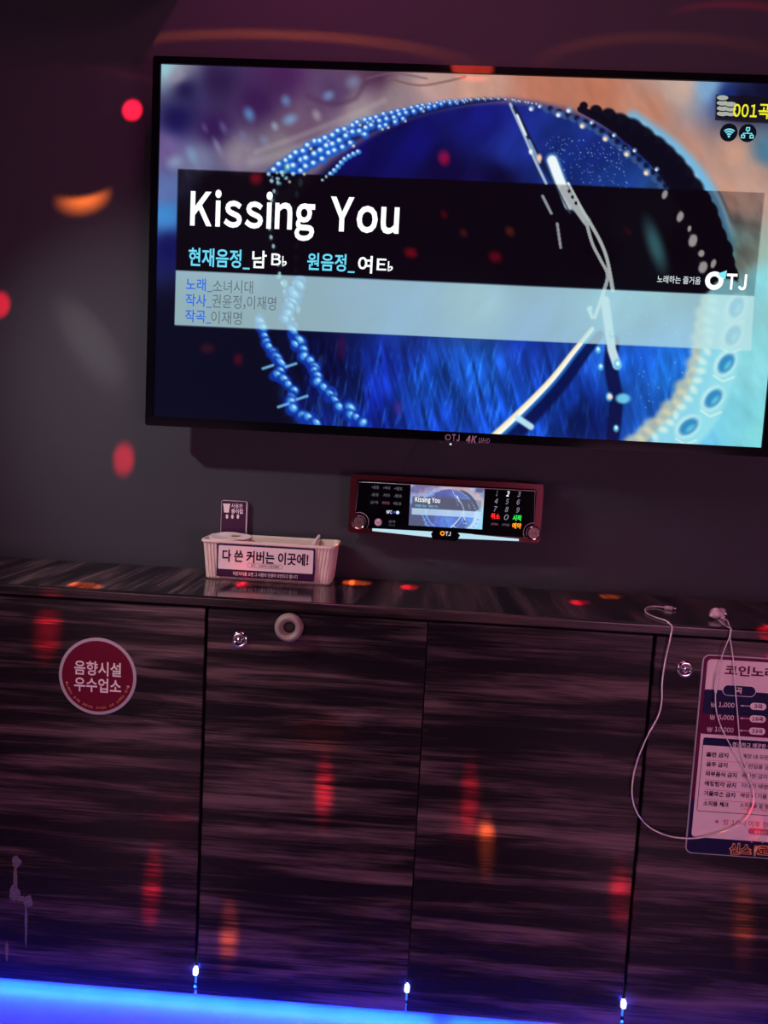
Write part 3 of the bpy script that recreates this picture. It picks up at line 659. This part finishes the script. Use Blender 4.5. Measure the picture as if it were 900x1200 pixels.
for (names, py) in rows:
    for c_, s_ in enumerate(names):
        t.ptext(s_, 439.6+c_*13.6-(py-571)*.06, py+c_*.8, 8.6 if c_ < 2 else 9.6, ki, e_dpink if (c_ == 1 and py > 588) else e_dim, 3.8, .01)
t.ptext('NFC', 456.3, 600, 6.5, ki, e_nfc, 4, .03); t.ptext('◁', 461.8, 600.3, 3, ki, e_nblue, 3.6, .04)
x, z = pp(466, 600.6, ki); t.disc(x, z, .0042, ki, ki-.0005, e_nfc, 16); t.ptext('선곡', 459.3, 611.2, 8, ki, e_dim, 3.4, .01); t.ptext('인기곡', 459.3, 615.5, 7, ki, e_dim, 2, .0); t.build('function_keys', kp)
x, z = pp(443.2, 611.8, ki); b_ = MB().lathe([(0, ki-.005), (.0075, ki-.005), (.0088, ki-.0035), (.0092, ki)], x, z, m_white, 28).build('round_button', kp)
MB().text('노래', x, z, .009, ki-.005, m_ink, .003, .01).build('button_mark', b_)
for (xa, ya, xb, yb_, ha, hb) in ((436.5, 620.5, 508, 626.2, 2.6, 6.5), (534, 627.3, 607.5, 632.3, 6.5, 2.6)):
    a = pp(xa, ya-ha/2, ki); b2 = pp(xb, yb_-hb/2, ki); c2 = pp(xb, yb_+hb/2, ki); d2 = pp(xa, ya+ha/2, ki)
    MB().plate([a, b2, c2, d2], yk+.002, yk-.008, e_bar).build('light_bar', kp)
P6 = [pp(*q, ki) for q in ((511, 618), (533, 619.5), (539, 627), (535, 633.5), (507, 631.5), (505, 625))]
bd = MB().plate(P6, yk+.002, yk-.010, m_gloss).build('badge', kp)
t = MB(); x, z = pp(518.5, 625, ki-.010); t.ring(x, z, .0030, .0058, yk-.010, yk-.0105, e_ora); t.ptext('TJ', 525, 625.5, 6, ki-.010, e_nfc, 5, .03); t.build('badge_logo', bd)

# ------------------------------------------------------------------ worktop and cabinets
CX0, CX1 = S1-2*(S2-S1)-.002, S3+2*(S3-S2)+.002
prof = [(-.0005, ZC), (-DF+.006, ZC)]+[(-DF+.006-.006*math.sin(a), ZC-.006+.006*math.cos(a)) for a in np.linspace(.3, PI/2, 5)]
prof += [(-DF, ZG+.007), (-.0005, ZG+.007)]
wt = MB(); n = len(prof)
V = [(CX0, y, z) for y, z in prof]+[(CX1, y, z) for y, z in prof]
for i in range(n):
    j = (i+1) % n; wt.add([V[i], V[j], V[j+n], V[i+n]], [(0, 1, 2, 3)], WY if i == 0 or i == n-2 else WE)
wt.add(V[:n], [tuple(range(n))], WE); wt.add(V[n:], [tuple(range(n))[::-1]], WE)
wt.build('worktop', label='long dark striped wood-look worktop along the wall under the television', cat='worktop')
def make_lock(door, px, py):
    x, z = pp(px, py, -DD)
    k = MB(); k.lathe([(.0095, -DD-.004), (.0125, -DD-.006), (.0165, -DD-.005), (.0185, -DD-.002), (.0188, -DD)], x, z, m_chrome, 36, smooth=True)
    k.lathe([(.0, -DD-.0025), (.0095, -DD-.0025), (.0095, -DD-.004)], x, z, m_slot, 36)
    lk = k.build('lock', door)
    k = MB(); k.lathe([(.0, -DD-.0065), (.0055, -DD-.0065), (.0072, -DD-.0055), (.0075, -DD-.002)], x, z, m_chrome, 30, smooth=True)
    k.box(x-.0009, x+.0009, -DD-.0070, -DD-.006, z-.0045, z+.0045, m_slot); k.build('key_cylinder', lk)
def make_cabinet(xa, xb, label):
    xm = (xa+xb)/2
    c = thing('base_cabinet', label, 'cabinet', (xm, -.16, 0), 'base cabinets under the worktop')
    b_ = MB(); b_.box(xa+.001, xb-.001, -DD+.021, -.001, ZB+.003, ZG+.0068, m_carc); b_.build('carcass', c)
    MB().box(xa+.001, xb-.001, -DD+.075, -DD+.09, 0, ZB+.003, m_carc).build('plinth', c)
    ds_ = []
    for p, q, e0, e1 in ((xa, xm, .0035, .0013), (xm, xb, .0013, .0035)):
        ds_.append(MB().box(p+e0, q-e1, -DD, -DD+.018, ZB, ZG, WX, .0012).build('door', c))
    return c, ds_
cA, dA = make_cabinet(S1-(S3-S1), S1, 'dark striped base cabinet at the left with a round crimson sticker on its door')
cB, dB = make_cabinet(S1, S3, 'dark striped double-door base cabinet in the middle with round knob and lock')
cC, dC = make_cabinet(S3, S3+(S3-S1), 'dark striped base cabinet at the right behind the price notice')
make_lock(dB[0], 281, 749.5); make_lock(dC[0], 802.5, 784)
x, z = pp(338.5, 735.5, -DD-.01)
k = MB(); k.lathe([(.0, -DD-.006), (.0115, -DD-.006), (.0150, -DD-.012), (.0185, -DD-.0215), (.0225, -DD-.0235), (.027, -DD-.021), (.0305, -DD-.013), (.031, -DD-.005), (.029, -DD)], x, z, m_beige, 48, smooth=True)
kn = k.build('door_knob', dB[0])
k = MB(); k.lathe([(0, -DD-.0085), (.004, -DD-.0085), (.0125, -DD-.0075), (.0128, -DD-.006)], x, z, m_slot, 20, smooth=True); k.build('hollow_shade', kn)  # dark insert puts the shade of the knob's hollow into colour
# pale smears low on the left door
m_st = mat('dried_smear', (.50, .48, .62), .6, alpha=.26, vary=(60, .4))
R5 = random.Random(3)
for px, py, ax_, az_ in ((19, 1010, 6, 8), (18, 1027, 2.6, 20), (17, 1046, 7, 11), (25, 1053, 6, 4), (33, 1056, 6, 8), (30.5, 1085, 1.6, 28), (8, 1115, 2.2, 13)):
    x, z = pp(px, py, -DD); n = 26; ph = R5.uniform(0, 6)
    st = MB().plate([(x+ax_/560*(1+.18*math.sin(3*2*PI*i/n+ph)+.1*math.sin(7*2*PI*i/n))*math.cos(2*PI*i/n), z+az_/560*(1+.12*math.sin(4*2*PI*i/n+ph))*math.sin(2*PI*i/n)) for i in range(n)], -DD-.0001, -DD-.0003, m_st)
    st.build('smear', dA[1], label='pale dried smear')
# blue lights of the cabinets
strip = MB().box(CX0+.01, CX1-.01, -DD+.004, -DD+.012, ZB-.0035, ZB+.0005, e_strip)
strip.build('led_strip', label='thin blue light strip along the bottom edge of the cabinet doors', cat='light strip')
for x0_, x1_, en in ((-.70, .74, 27), (.78, 2.0, 16)):
    area('led_strip_light', ((x0_+x1_)/2, -DD+.030, ZB-.004), ((x0_+x1_)/2, -DD-.03, 0), x1_-x0_, .010, (.001, .016, 1), en)
for sx, px, py, who in ((S1, 226.3, 1138.5, 'in the seam right of the left cabinet door'), (S2, 476.3, 1158.5, 'in the seam between the middle doors'), (S3, 732, 1177.5, 'in the seam left of the notice door')):
    x, z = pp(px, py, -DD-.003)
    t_ = thing('led_light', 'tiny bright blue-white light '+who, 'light', (sx, -DD-.002, z-.03), 'lights in the cabinet seams')
    bl_ = bpy.data.lights.new('led_glow', 'POINT'); bl_.color = (.02, .03, 1); bl_.energy = .10; bl_.shadow_soft_size = .004
    bo_ = bpy.data.objects.new('led_glow', bl_); C.objects.link(bo_); bo_.location = (sx, -DD-.014, z)
    MB().rrect(sx-.0052, sx+.0052, z-.0085, z+.0085, .0035, -DD+.004, -DD-.004, e_led).build('bulb', t_)
    MB().box(sx-.0020, sx+.0020, -DD-.0005, -DD+.004, z-.030, z-.0084, e_streak, .0006).build('glow_streak', t_)  # lit strip imitates the light's glow running down the seam

# ------------------------------------------------------------------ round sticker
ys = -DD-.0008
x, z = pp(114.5, 792.5, -DD); R_ = .0865
s_ = thing('round_sticker', 'round crimson sticker with silver rim on the left cabinet door', 'sticker', (x, -DD, z-R_))
t = MB(); t.disc(x, z, R_, -DD-.0001, ys, m_silver, 64); t.build('backing', s_)
t = MB(); t.disc(x, z, R_*.92, ys, ys-.0002, m_redp, 64); t.build('face', s_)
yf = ys-.0002; t = MB()
t.ptext('음향시설', 114.5, 783.5, 55, yf, m_pale, 17, .018); t.ptext('우수업소', 114.5, 803, 55, yf, m_pale, 17, .018); t.ptext('TJ', 120, 763.5, 5, yf, m_ink, 4, .02)
t.build('lettering', s_); t = MB()
for i, ch in enumerate('노래하는 즐거움 음향시설 우수업소 인증 노래하는 즐거움'):
    a = math.radians(200+140*i/28); cx_, cz_ = x+R_*.82*math.cos(a), z+R_*.82*math.sin(a)
    V, F = text_mesh(ch)
    if len(V):
        lo, hi = V.min(0), V.max(0); q = a+PI/2; sc = .0062
        P_ = [(sc*(v[0]-(lo[0]+hi[0])/2), sc*(v[1]-(lo[1]+hi[1])/2)) for v in V]
        t.add([(cx_+p*math.cos(q)-r_*math.sin(q), yf-.0003, cz_+p*math.sin(q)+r_*math.cos(q)) for p, r_ in P_], F, m_gold)
for a in (195, 345): t.disc(x+R_*.82*math.cos(math.radians(a)), z+R_*.82*math.sin(math.radians(a)), .0022, yf, yf-.0003, m_gold, 12)
t.build('rim_lettering', s_)

# ------------------------------------------------------------------ storage basket with its label
by0, by1 = -.138, -.014
zt = pp(311, 636, by0)[1]
bx0, bx1 = pp(234.5, 633, by0)[0], pp(394, 641, by0)[0]
bk = thing('storage_basket', 'ribbed ivory plastic basket with a labelled front on the worktop', 'basket', ((bx0+bx1)/2, (by0+by1)/2, ZC))
def loop(inset, z, amp):
    P = rr(bx0+inset, bx1-inset, by0+inset*.8, by1-inset*.8, max(.016-inset*.3, .006), 10); out = []
    # resample evenly
    Q = np.array(P+[P[0]]); d = np.r_[0, np.cumsum(np.hypot(*np.diff(Q, axis=0).T))]
    n = 420; s = np.linspace(0, d[-1], n, endpoint=False); xs = np.interp(s, d, Q[:, 0]); ys_ = np.interp(s, d, Q[:, 1])
    tx = np.roll(xs, -1)-np.roll(xs, 1); ty = np.roll(ys_, -1)-np.roll(ys_, 1); l = np.hypot(tx, ty); nx, ny = ty/l, -tx/l
    w_ = amp*np.where((np.arange(n) % 4) == 0, -1.9, .5)
    return [(a+w0*p, b_+w0*q, z) for a, b_, p, q, w0 in zip(xs, ys_, nx, ny, w_)]
lv = [loop(.016, ZC+.0005, .0), loop(.012, ZC+.004, .0012), loop(.0045, zt-.008, .0012), loop(.0035, zt-.0065, 0), loop(.0, zt-.006, 0), loop(0, zt-.001, 0), loop(.001, zt, 0), loop(.0055, zt, 0), loop(.0075, zt-.004, 0), loop(.019, ZC+.006, 0)]
b_ = MB(); n = len(lv[0]); V = [p for l in lv for p in l]; F = []
for i in range(len(lv)-1):
    for k in range(n): F.append((i*n+k, i*n+(k+1) % n, (i+1)*n+(k+1) % n, (i+1)*n+k))
F.append(tuple(range(n))[::-1]); F.append(tuple((len(lv)-1)*n+k for k in range(n)))
b_.add(V, F, m_ivory); b_.build('tub', bk)
yl = by0-.0008
lx0, lx1, lz0, lz1 = prect(253.5, 637.5, 368.5, 683, yl); lx0 = pp(254, 657, yl)[0]; lx1 = pp(368.5, 662, yl)[0]
lz1 = pp(311, 640, yl)[1]; lz0 = pp(311, 678.5, yl)[1]; zm = pp(311, 669.5, yl)[1]
lb = MB().rrect(lx0, lx1, lz0, lz1, .004, by0+.0095, yl, m_navy).build('front_label', bk)
pn = MB(); pn.rrect(lx0+.0035, lx1-.0035, zm, lz1-.0035, .003, yl, yl-.0003, m_paper)
pn.plate([(lx0, lz0+.0005), (lx1, lz0+.0005), (lx1, zm), (lx0, zm)], yl, yl-.0002, m_sign); pn.build('label_print', lb)
t = MB(); y_ = yl-.0004
t.ptext('다 쓴 커버는 이곳에!', 311, 653.5, 101, y_, m_ink, 14.5, .028)
xa, za = pp(290, 662.6, y_); xb, zb_ = pp(331, 664.5, y_); zc_ = (za+zb_)/2
t.frame(rr(xa, xb, zc_-.0052, zc_+.0052, .005), rr(xa+.0006, xb-.0006, zc_-.0046, zc_+.0046, .0045), y_, y_-.0002, m_ink)
t.ptext('휴지 · 쓰레기는 X 휴지통에', 310.5, 663.6, 33, y_, m_ink, 3.2, .008); t.ptext('머문자리를 보면 그 사람의 인생이 보인다고 합니다', 311, 674, 76, y_, m_pale, 4.6, .006)
t.build('label_text', lb)
# used covers lying in the basket
def cover(cx, cyy, zz, rx, ry, name_label, tilt, yellow):
    c = thing('microphone_cover', name_label, 'microphone cover', (cx, cyy, zz-.012), 'used covers in the basket')
    dp = zz-ZC-.0068; V = []; F = []; n = 48; prof_ = [(0, -.0025), (.45, -.002), (.75, -.0008), (.92, .001), (1.0, .0022), (1.03, .001), (.99, -.004), (.9, -.02), (.72, -dp*.7), (.5, -dp), (0, -dp)]
    for i in range(n):
        a = 2*PI*i/n; wv = 1+.03*math.sin(5*a+1)+.02*math.sin(9*a)
        for r_, h_ in prof_: V.append((cx+rx*r_*wv*math.cos(a), cyy+ry*r_*wv*math.sin(a), zz+h_+(.001*math.sin(4*a)*r_+tilt*r_*math.sin(a) if h_ > -.015 else 0)))
    k = len(prof_)
    for i in range(n):
        j = (i+1) % n
        for q in range(k-1): F.append((i*k+q, j*k+q, j*k+q+1, i*k+q+1))
    MB().add(V, F, m_white, True).build('fabric', c)
    if yellow:
        p = MB(); p.add([(cx-.004+dx_, cyy+.012+dy_, zz-.0004+tilt*.4) for dx_, dy_ in ((0, 0), (.022, 0), (.024, .022), (.002, .022))], [(0, 1, 2, 3)], m_yel); p.build('tag', c, label='yellow tag')
cover(pp(270, 630, -.075)[0], -.0735, zt+.0005, .050, .044, 'round white used cover with a yellow tag lying in the basket', .0035, True)
c2x = pp(372, 633, -.03)[0]
c2 = thing('cover_scrap', 'small crumpled white scrap caught on the back rim of the basket', 'scrap', (c2x, -.03, zt))
P_ = smooth_path([(c2x-.012, -.052, zt-.020), (c2x-.004, -.034, zt-.006), (c2x, by1-.006, zt+.003), (c2x+.003, by1-.001, zt+.010)], 5)
MB().tube(P_, [.004, .0045, .005, .0055, .006, .006, .006, .0055, .005, .005, .0045, .004, .004, .0035, .003, .002], m_white, 10).build('strip', c2)

# ------------------------------------------------------------------ used-cup sign on the wall
cx0, cx1, cz0, cz1 = pp(259, 605, -.012)[0], pp(289.5, 606, -.012)[0], ZC+.035, pp(275, 587, -.012)[1]
cs = thing('cup_sign', 'small plum sign with a paper cup drawing on the wall behind the basket', 'sign', ((cx0+cx1)/2, 0, cz0))
MB().rrect(cx0, cx1, cz0, cz1, .004, 0, -.012, m_silver).build('holder', cs)
MB().rrect(cx0+.001, cx1-.003, cz0+.001, cz1-.001, .0035, -.012, -.0124, m_sign).build('panel', cs)
yc = -.0124; t = MB(); x, z = pp(265.5, 595.5, yc)
t.plate([(x-.0085, z+.010), (x+.0085, z+.010), (x+.0060, z-.011), (x-.0060, z-.011)], yc, yc-.0004, m_pale)
t.rrect(x-.0095, x+.0095, z+.0085, z+.0115, .001, yc, yc-.0006, m_pale)
t.ptext('사용한', 277.8, 593, 13.5, yc, m_pale, 5.5, .012); t.ptext('종이컵', 277.8, 599.2, 13.5, yc, m_pale, 5.5, .03)
for px in (266, 272.3, 278.8):
    x, z = pp(px, 605.3, yc); t.disc(x, z, .0032, yc, yc-.0004, m_pale, 16, .0058); t.disc(x, z+.0035, .0022, yc, yc-.0006, m_pale, 12)
t.build('print', cs)

# ------------------------------------------------------------------ price notice on the right door
yp = -DD-.004
nx0, nx1, nz0, nz1 = pp(813.3, 885, yp)[0], 0, pp(852, 1003, yp)[1], pp(860, 769, yp)[1]
nx1 = nx0+.312
nb = thing('price_notice', 'tall white and navy rounded notice board with prices on the right cabinet door', 'notice board', ((nx0+nx1)/2, -DD, nz0))
b_ = MB(); b_.rrect(nx0, nx1, nz0, nz1, .014, -DD-.0002, yp, m_silver); b_.build('board', nb)
fc = MB(); zf = pp(860, 984, yp)[1]
fc.rrect(nx0+.0022, nx1-.0022, nz0+.002, nz1-.002, .0125, yp, yp-.0002, m_plum)
y1 = yp-.0002
fc.rrect(nx0+.0022, nx1-.0022, nz0+.002, nz0+.125, .0125, yp, yp-.00025, m_navy)
fc.rrect(nx0+.010, nx1-.010, zf, nz1-.009, .009, yp, yp-.0004, m_paper); fc.build('face', nb)
y2 = yp-.0004
def bx(x0, y0, x1, y1_, y, r=.003):
    l = pp(x0, (y0+y1_)/2, y)[0]; r_ = pp(x1, (y0+y1_)/2, y)[0]; zm_ = lambda q: pp((x0+x1)/2, q, y)[1]
    return l, r_, zm_(y1_), zm_(y0), r
pb = MB()
l, r_, z0, z1, q = bx(823, 810, 905, 862.5, y2); xr = nx1-.018
pb.rrect(l, xr, z0, z1, .004, y2, y2-.0002, m_navy)
pb.rrect(l, xr, z0, (z0+z1)/2-.004, .004, y2, y2-.00025, m_plum)
l, r_, z0, z1, q = bx(846.5, 803, 886, 816, y2)
pb.rrect(l, r_, z0, z1, .0118, y2, y2-.0004, m_pale); pb.rrect(l+.0013, r_-.0013, z0+.0013, z1-.0013, .0105, y2, y2-.0006, m_navy)
y3 = y2-.0006
pb.ptext('곡', 866, 809.3, 7.5, y3, m_pale, 7.5, .02)
for py, s1_, s2_ in ((826.3, '1,000', '3곡'), (841, '5,000', '16곡'), (855.3, '10,000', '33곡')):
    off = -.045*(py-826)
    pb.ptext('₩', 836+off*1.8-(2 if len(s1_) > 5 else 0), py-.4, 6, y2-.0003, m_pale, 6, .01); pb.ptext(s1_, 851.3+off-(1.5 if len(s1_) > 5 else 0), py, 18.5 if len(s1_) < 6 else 22, y2-.0003, m_pale, 6.6, .012)
    l, r_, z0, z1, q = bx(879+off, py-2.5, 898+off, py+5.6, y2); pb.rrect(l, r_, z0, z1, (z1-z0)*.48, y2, y2-.0004, m_pale)
    pb.ptext(s2_, 888.5+off, py+1.6, 10 if len(s2_) < 3 else 13, y2-.0004, m_plum, 5.4, .03)
    a = pp(868+off, py+.6, y2); c_ = pp(879+off, py+1.2, y2); pb.plate([(a[0], a[1]-.0006), (c_[0], c_[1]-.0006), (c_[0], c_[1]+.0006), (a[0], a[1]+.0006)], y2, y2-.0004, m_pale)
    pb.plate([(a[0]-.001, a[1]), (a[0]+.005, a[1]-.002), (a[0]+.005, a[1]+.002)], y2, y2-.0005, m_pale)
pb.build('price_table', nb)
rb = MB()
l, r_, z0, z1, q = bx(820, 866.5, 905, 953.5, y2); xr = nx1-.018
rb.frame(rr(l, xr, z0, z1, .005), rr(l+.0012, xr-.0012, z0+.0012, z1-.0012, .004), y2, y2-.0002, m_ink)
zh = bx(820, 866.5, 905, 875.5, y2)[2]; rb.plate([(l+.0005, zh), (xr-.0005, zh), (xr-.0005, z1-.001), (l+.0005, z1-.001)], y2, y2-.0003, m_navy)
rb.ptext('청결하고 깨끗한 매장을 위해', 893, 874.4, 70, y2-.0003, m_pale, 6, .015)
rows = [('흡연 금지', 840.5, 26, '매장 내 모든 공간', 884.5), ('음주 금지', 840.0, 25, '및 반입을 금지함', 896), ('외부음식 금지', 845, 37, '위반한 금지 식품', 907.5), ('애정행각 금지', 844, 37, '지나친 애정행각', 919), ('기물파손 금지', 843, 37, '매장 내 기물 파손', 930.6), ('소지품 체크', 839, 30, '소지품을 잘 챙겨요', 942)]
for i, (a, px, pw, b2, py) in enumerate(rows):
    rb.ptext(a, px, py, pw, y2, m_ink, 6.2, .03); rb.ptext(b2, 892-i*.6, py+2.6, 44, y2, m_ink, 5.6, .012)
    if i < 5:
        q0 = pp(828-i*.6, py+6.2, y2); rb.plate([(q0[0], q0[1]-.0004), (xr-.008, q0[1]-.0004), (xr-.008, q0[1]+.0004), (q0[0], q0[1]+.0004)], y2, y2-.0002, m_pinkp)
rb.ptext('소지품 분실 시 책임지지 않습니다', 893, 949.5, 50, y2, m_pinkp, 2.6, 0)
rb.build('rules_table', nb)
ft = MB(); ft.ptext('※ 밤 10시 이후 청소년', 876, 965, 77, y2, m_pinkp, 7.4, .012)
l, r_, z0, z1, q = bx(876.5, 971.5, 915, 978.5, y2); ft.rrect(l, r_+.03, z0, z1, (z1-z0)*.48, y2, y2-.0003, m_pinkp); ft.ptext('출입금지', 891, 975.3, 14, y2-.0003, m_pale, 3.4, .01)
ft.build('footnote', nb); ft = MB(); ft.ptext('코인노래방', 888, 787.5, 78, y2, m_plum, 13, .03); ft.build('heading', nb)
lg = MB(); y4 = yp-.0003
for s__, px, pw, py in (('신스', 867.5, 24, 995), ('코인', 900, 22, 997)):
    lg.ptext(s__, px, py, pw+3, y4, m_gold, 15, .075); lg.ptext(s__, px, py, pw, y4, m_redp, 13, .02, rise=.0010)
P_ = [at(px, py, 'y', y4-.001) for px, py in ((884, 1003), (885, 997), (886.5, 991))]
lg.tube(P_, [.002, .003, .005], m_gold, 10)
for a in range(30, 160, 25):
    x, z = pp(887, 990, y4); lg.tube([(x+.011*math.cos(math.radians(a)), y4-.001, z+.011*math.sin(math.radians(a))), (x+.015*math.cos(math.radians(a)), y4-.001, z+.015*math.sin(math.radians(a)))], .0007, m_pale, 6)
lg.build('logo', nb)

# ------------------------------------------------------------------ earphones
yh = -DF-.0032
def H(px, py, dy=0): return Vector(at(px, py, 'y', yh-dy))
def Tp(px, py, h=.0026): return Vector(at(px, py, 'z', ZC+h))
plug_a, plug_b = Tp(779, 711.8, .0045), Tp(791.5, 713.2, .0045)
ep = thing('earphones', 'white wired earphones hanging in a loop over the worktop edge', 'earphones', Tp(805, 722, 0))
edge = at(786.5, 733, 'y', -DF)
cpath = [plug_a, Tp(770, 710.6, .003), Tp(760, 711.2), Tp(756, 714.2), Tp(758, 718.5), Tp(767, 723), Tp(779, 726.8), Tp(784.5, 730)]
e0 = Tp(786.3, 733.0, .0024); e0.y = -DF+.003; cpath.append(e0)
cpath += [Vector((H(787, 738).x, yh-.0004, ZC-.003)), H(785.5, 748), H(779.5, 775), H(776, 800), H(775.5, 822), H(771, 840), H(759, 862), H(748, 888), H(742, 912), H(741, 934), H(747.5, 954), H(762, 970), H(783, 979.5), H(808, 982.5, .003), H(832, 979.5, .005), H(855, 972, .005), H(872, 962, .005), H(881, 949, .005), H(884, 934, .005), H(881.5, 920, .005), H(878, 912, .005)]
MB().tube(smooth_path(cpath, 6), .00155, m_cable, 8).build('cable', ep)
sp2 = MB().tube([H(879.5, 917, .005), H(878, 912.5, .005), H(876, 907, .005)], [.0022, .0030, .0022], m_cable, 10).build('splitter', ep)
topA = Vector((H(855.2, 742).x, yh-.002, ZC-.001))
legA = [H(877, 910, .005), H(871, 888, .005), H(867, 868, .005), H(865, 845, .004), H(862, 810, .003), H(860, 780, .002), H(857.5, 760, .001), H(855.5, 747, .001), topA, Tp(854.8, 734, .0045), Tp(852.5, 727.5, .003), Tp(848.5, 725.2, .006), Tp(845, 724, .009)]
legB = [H(876.5, 910, .0062), H(868, 893, .0065), H(857, 875, .006), H(847, 856, .006), H(840.5, 838, .005), H(838.5, 822, .005), H(838.8, 810, .004), H(841, 793, .004), H(846, 770, .004), H(851, 756, .0035), H(855, 746, .0035), topA+Vector((.0005, -.003, .001)), Tp(854.2, 735.5, .006), Tp(850, 733, .004), Tp(845.5, 729.5, .005), Tp(843, 727, .007)]
MB().tube(smooth_path(legA, 6), .00115, m_cable, 8).build('branch_cable', ep)
MB().tube(smooth_path(legB, 6), .00115, m_cable, 8).build('branch_cable', ep)
MB().tube([H(838.6, 813, .0045), H(838.7, 811, .0045), H(839.2, 800, .0045), H(841, 791, .0045), H(841.4, 789, .0045)], [.0012, .0027, .0029, .0027, .0012], m_cable, 12).build('inline_remote', ep)
d_ = (plug_b-plug_a)
pg = MB().tube([plug_a-d_*.08, plug_a, plug_a+d_*.02, plug_a+d_*.70, plug_a+d_*.74], [.0018, .0030, .0042, .0042, .003], m_cable, 14).build('plug', ep)
MB().tube([plug_a+d_*.72, plug_a+d_*1.12], .0027, m_chrome, 12).build('plug_tip', pg)
def bud(c, ax, s, name='earbud'):
    """a rounded ear piece turned about the axis ax, with its short stem"""
    ax = Vector(ax).normalized(); pr = [(-1.0, .02), (-.97, .45), (-.8, .78), (-.45, .98), (0, 1.0), (.4, .92), (.75, .68), (1.0, .42), (1.25, .33), (1.3, .02)]
    b_ = MB().tube([c+ax*(q*s) for q, r_ in pr], [r_*s for q, r_ in pr], m_white, 20); return b_.build(name, ep)
c1 = Tp(837.5, 725.5, 0)+Vector((0, 0, .0130)); b1 = bud(c1, (-.55, -.25, -.20), .0115)
MB().tube([c1+Vector((.006, 0, .001)), c1+Vector((.012, -.004, -.003)), c1+Vector((.018, -.008, -.0065))], [.0055, .0042, .0020], m_white, 12).build('stem', b1)
c2_ = Tp(845.5, 722.5, 0)+Vector((0, .004, .0100)); b2_ = bud(c2_, (.7, .3, .25), .0085)
MB().tube([c2_+Vector((.002, 0, .001)), c2_+Vector((.007, -.004, -.003)), c2_+Vector((.010, -.007, -.004))], [.0045, .0032, .0018], m_white, 12).build('stem', b2_)
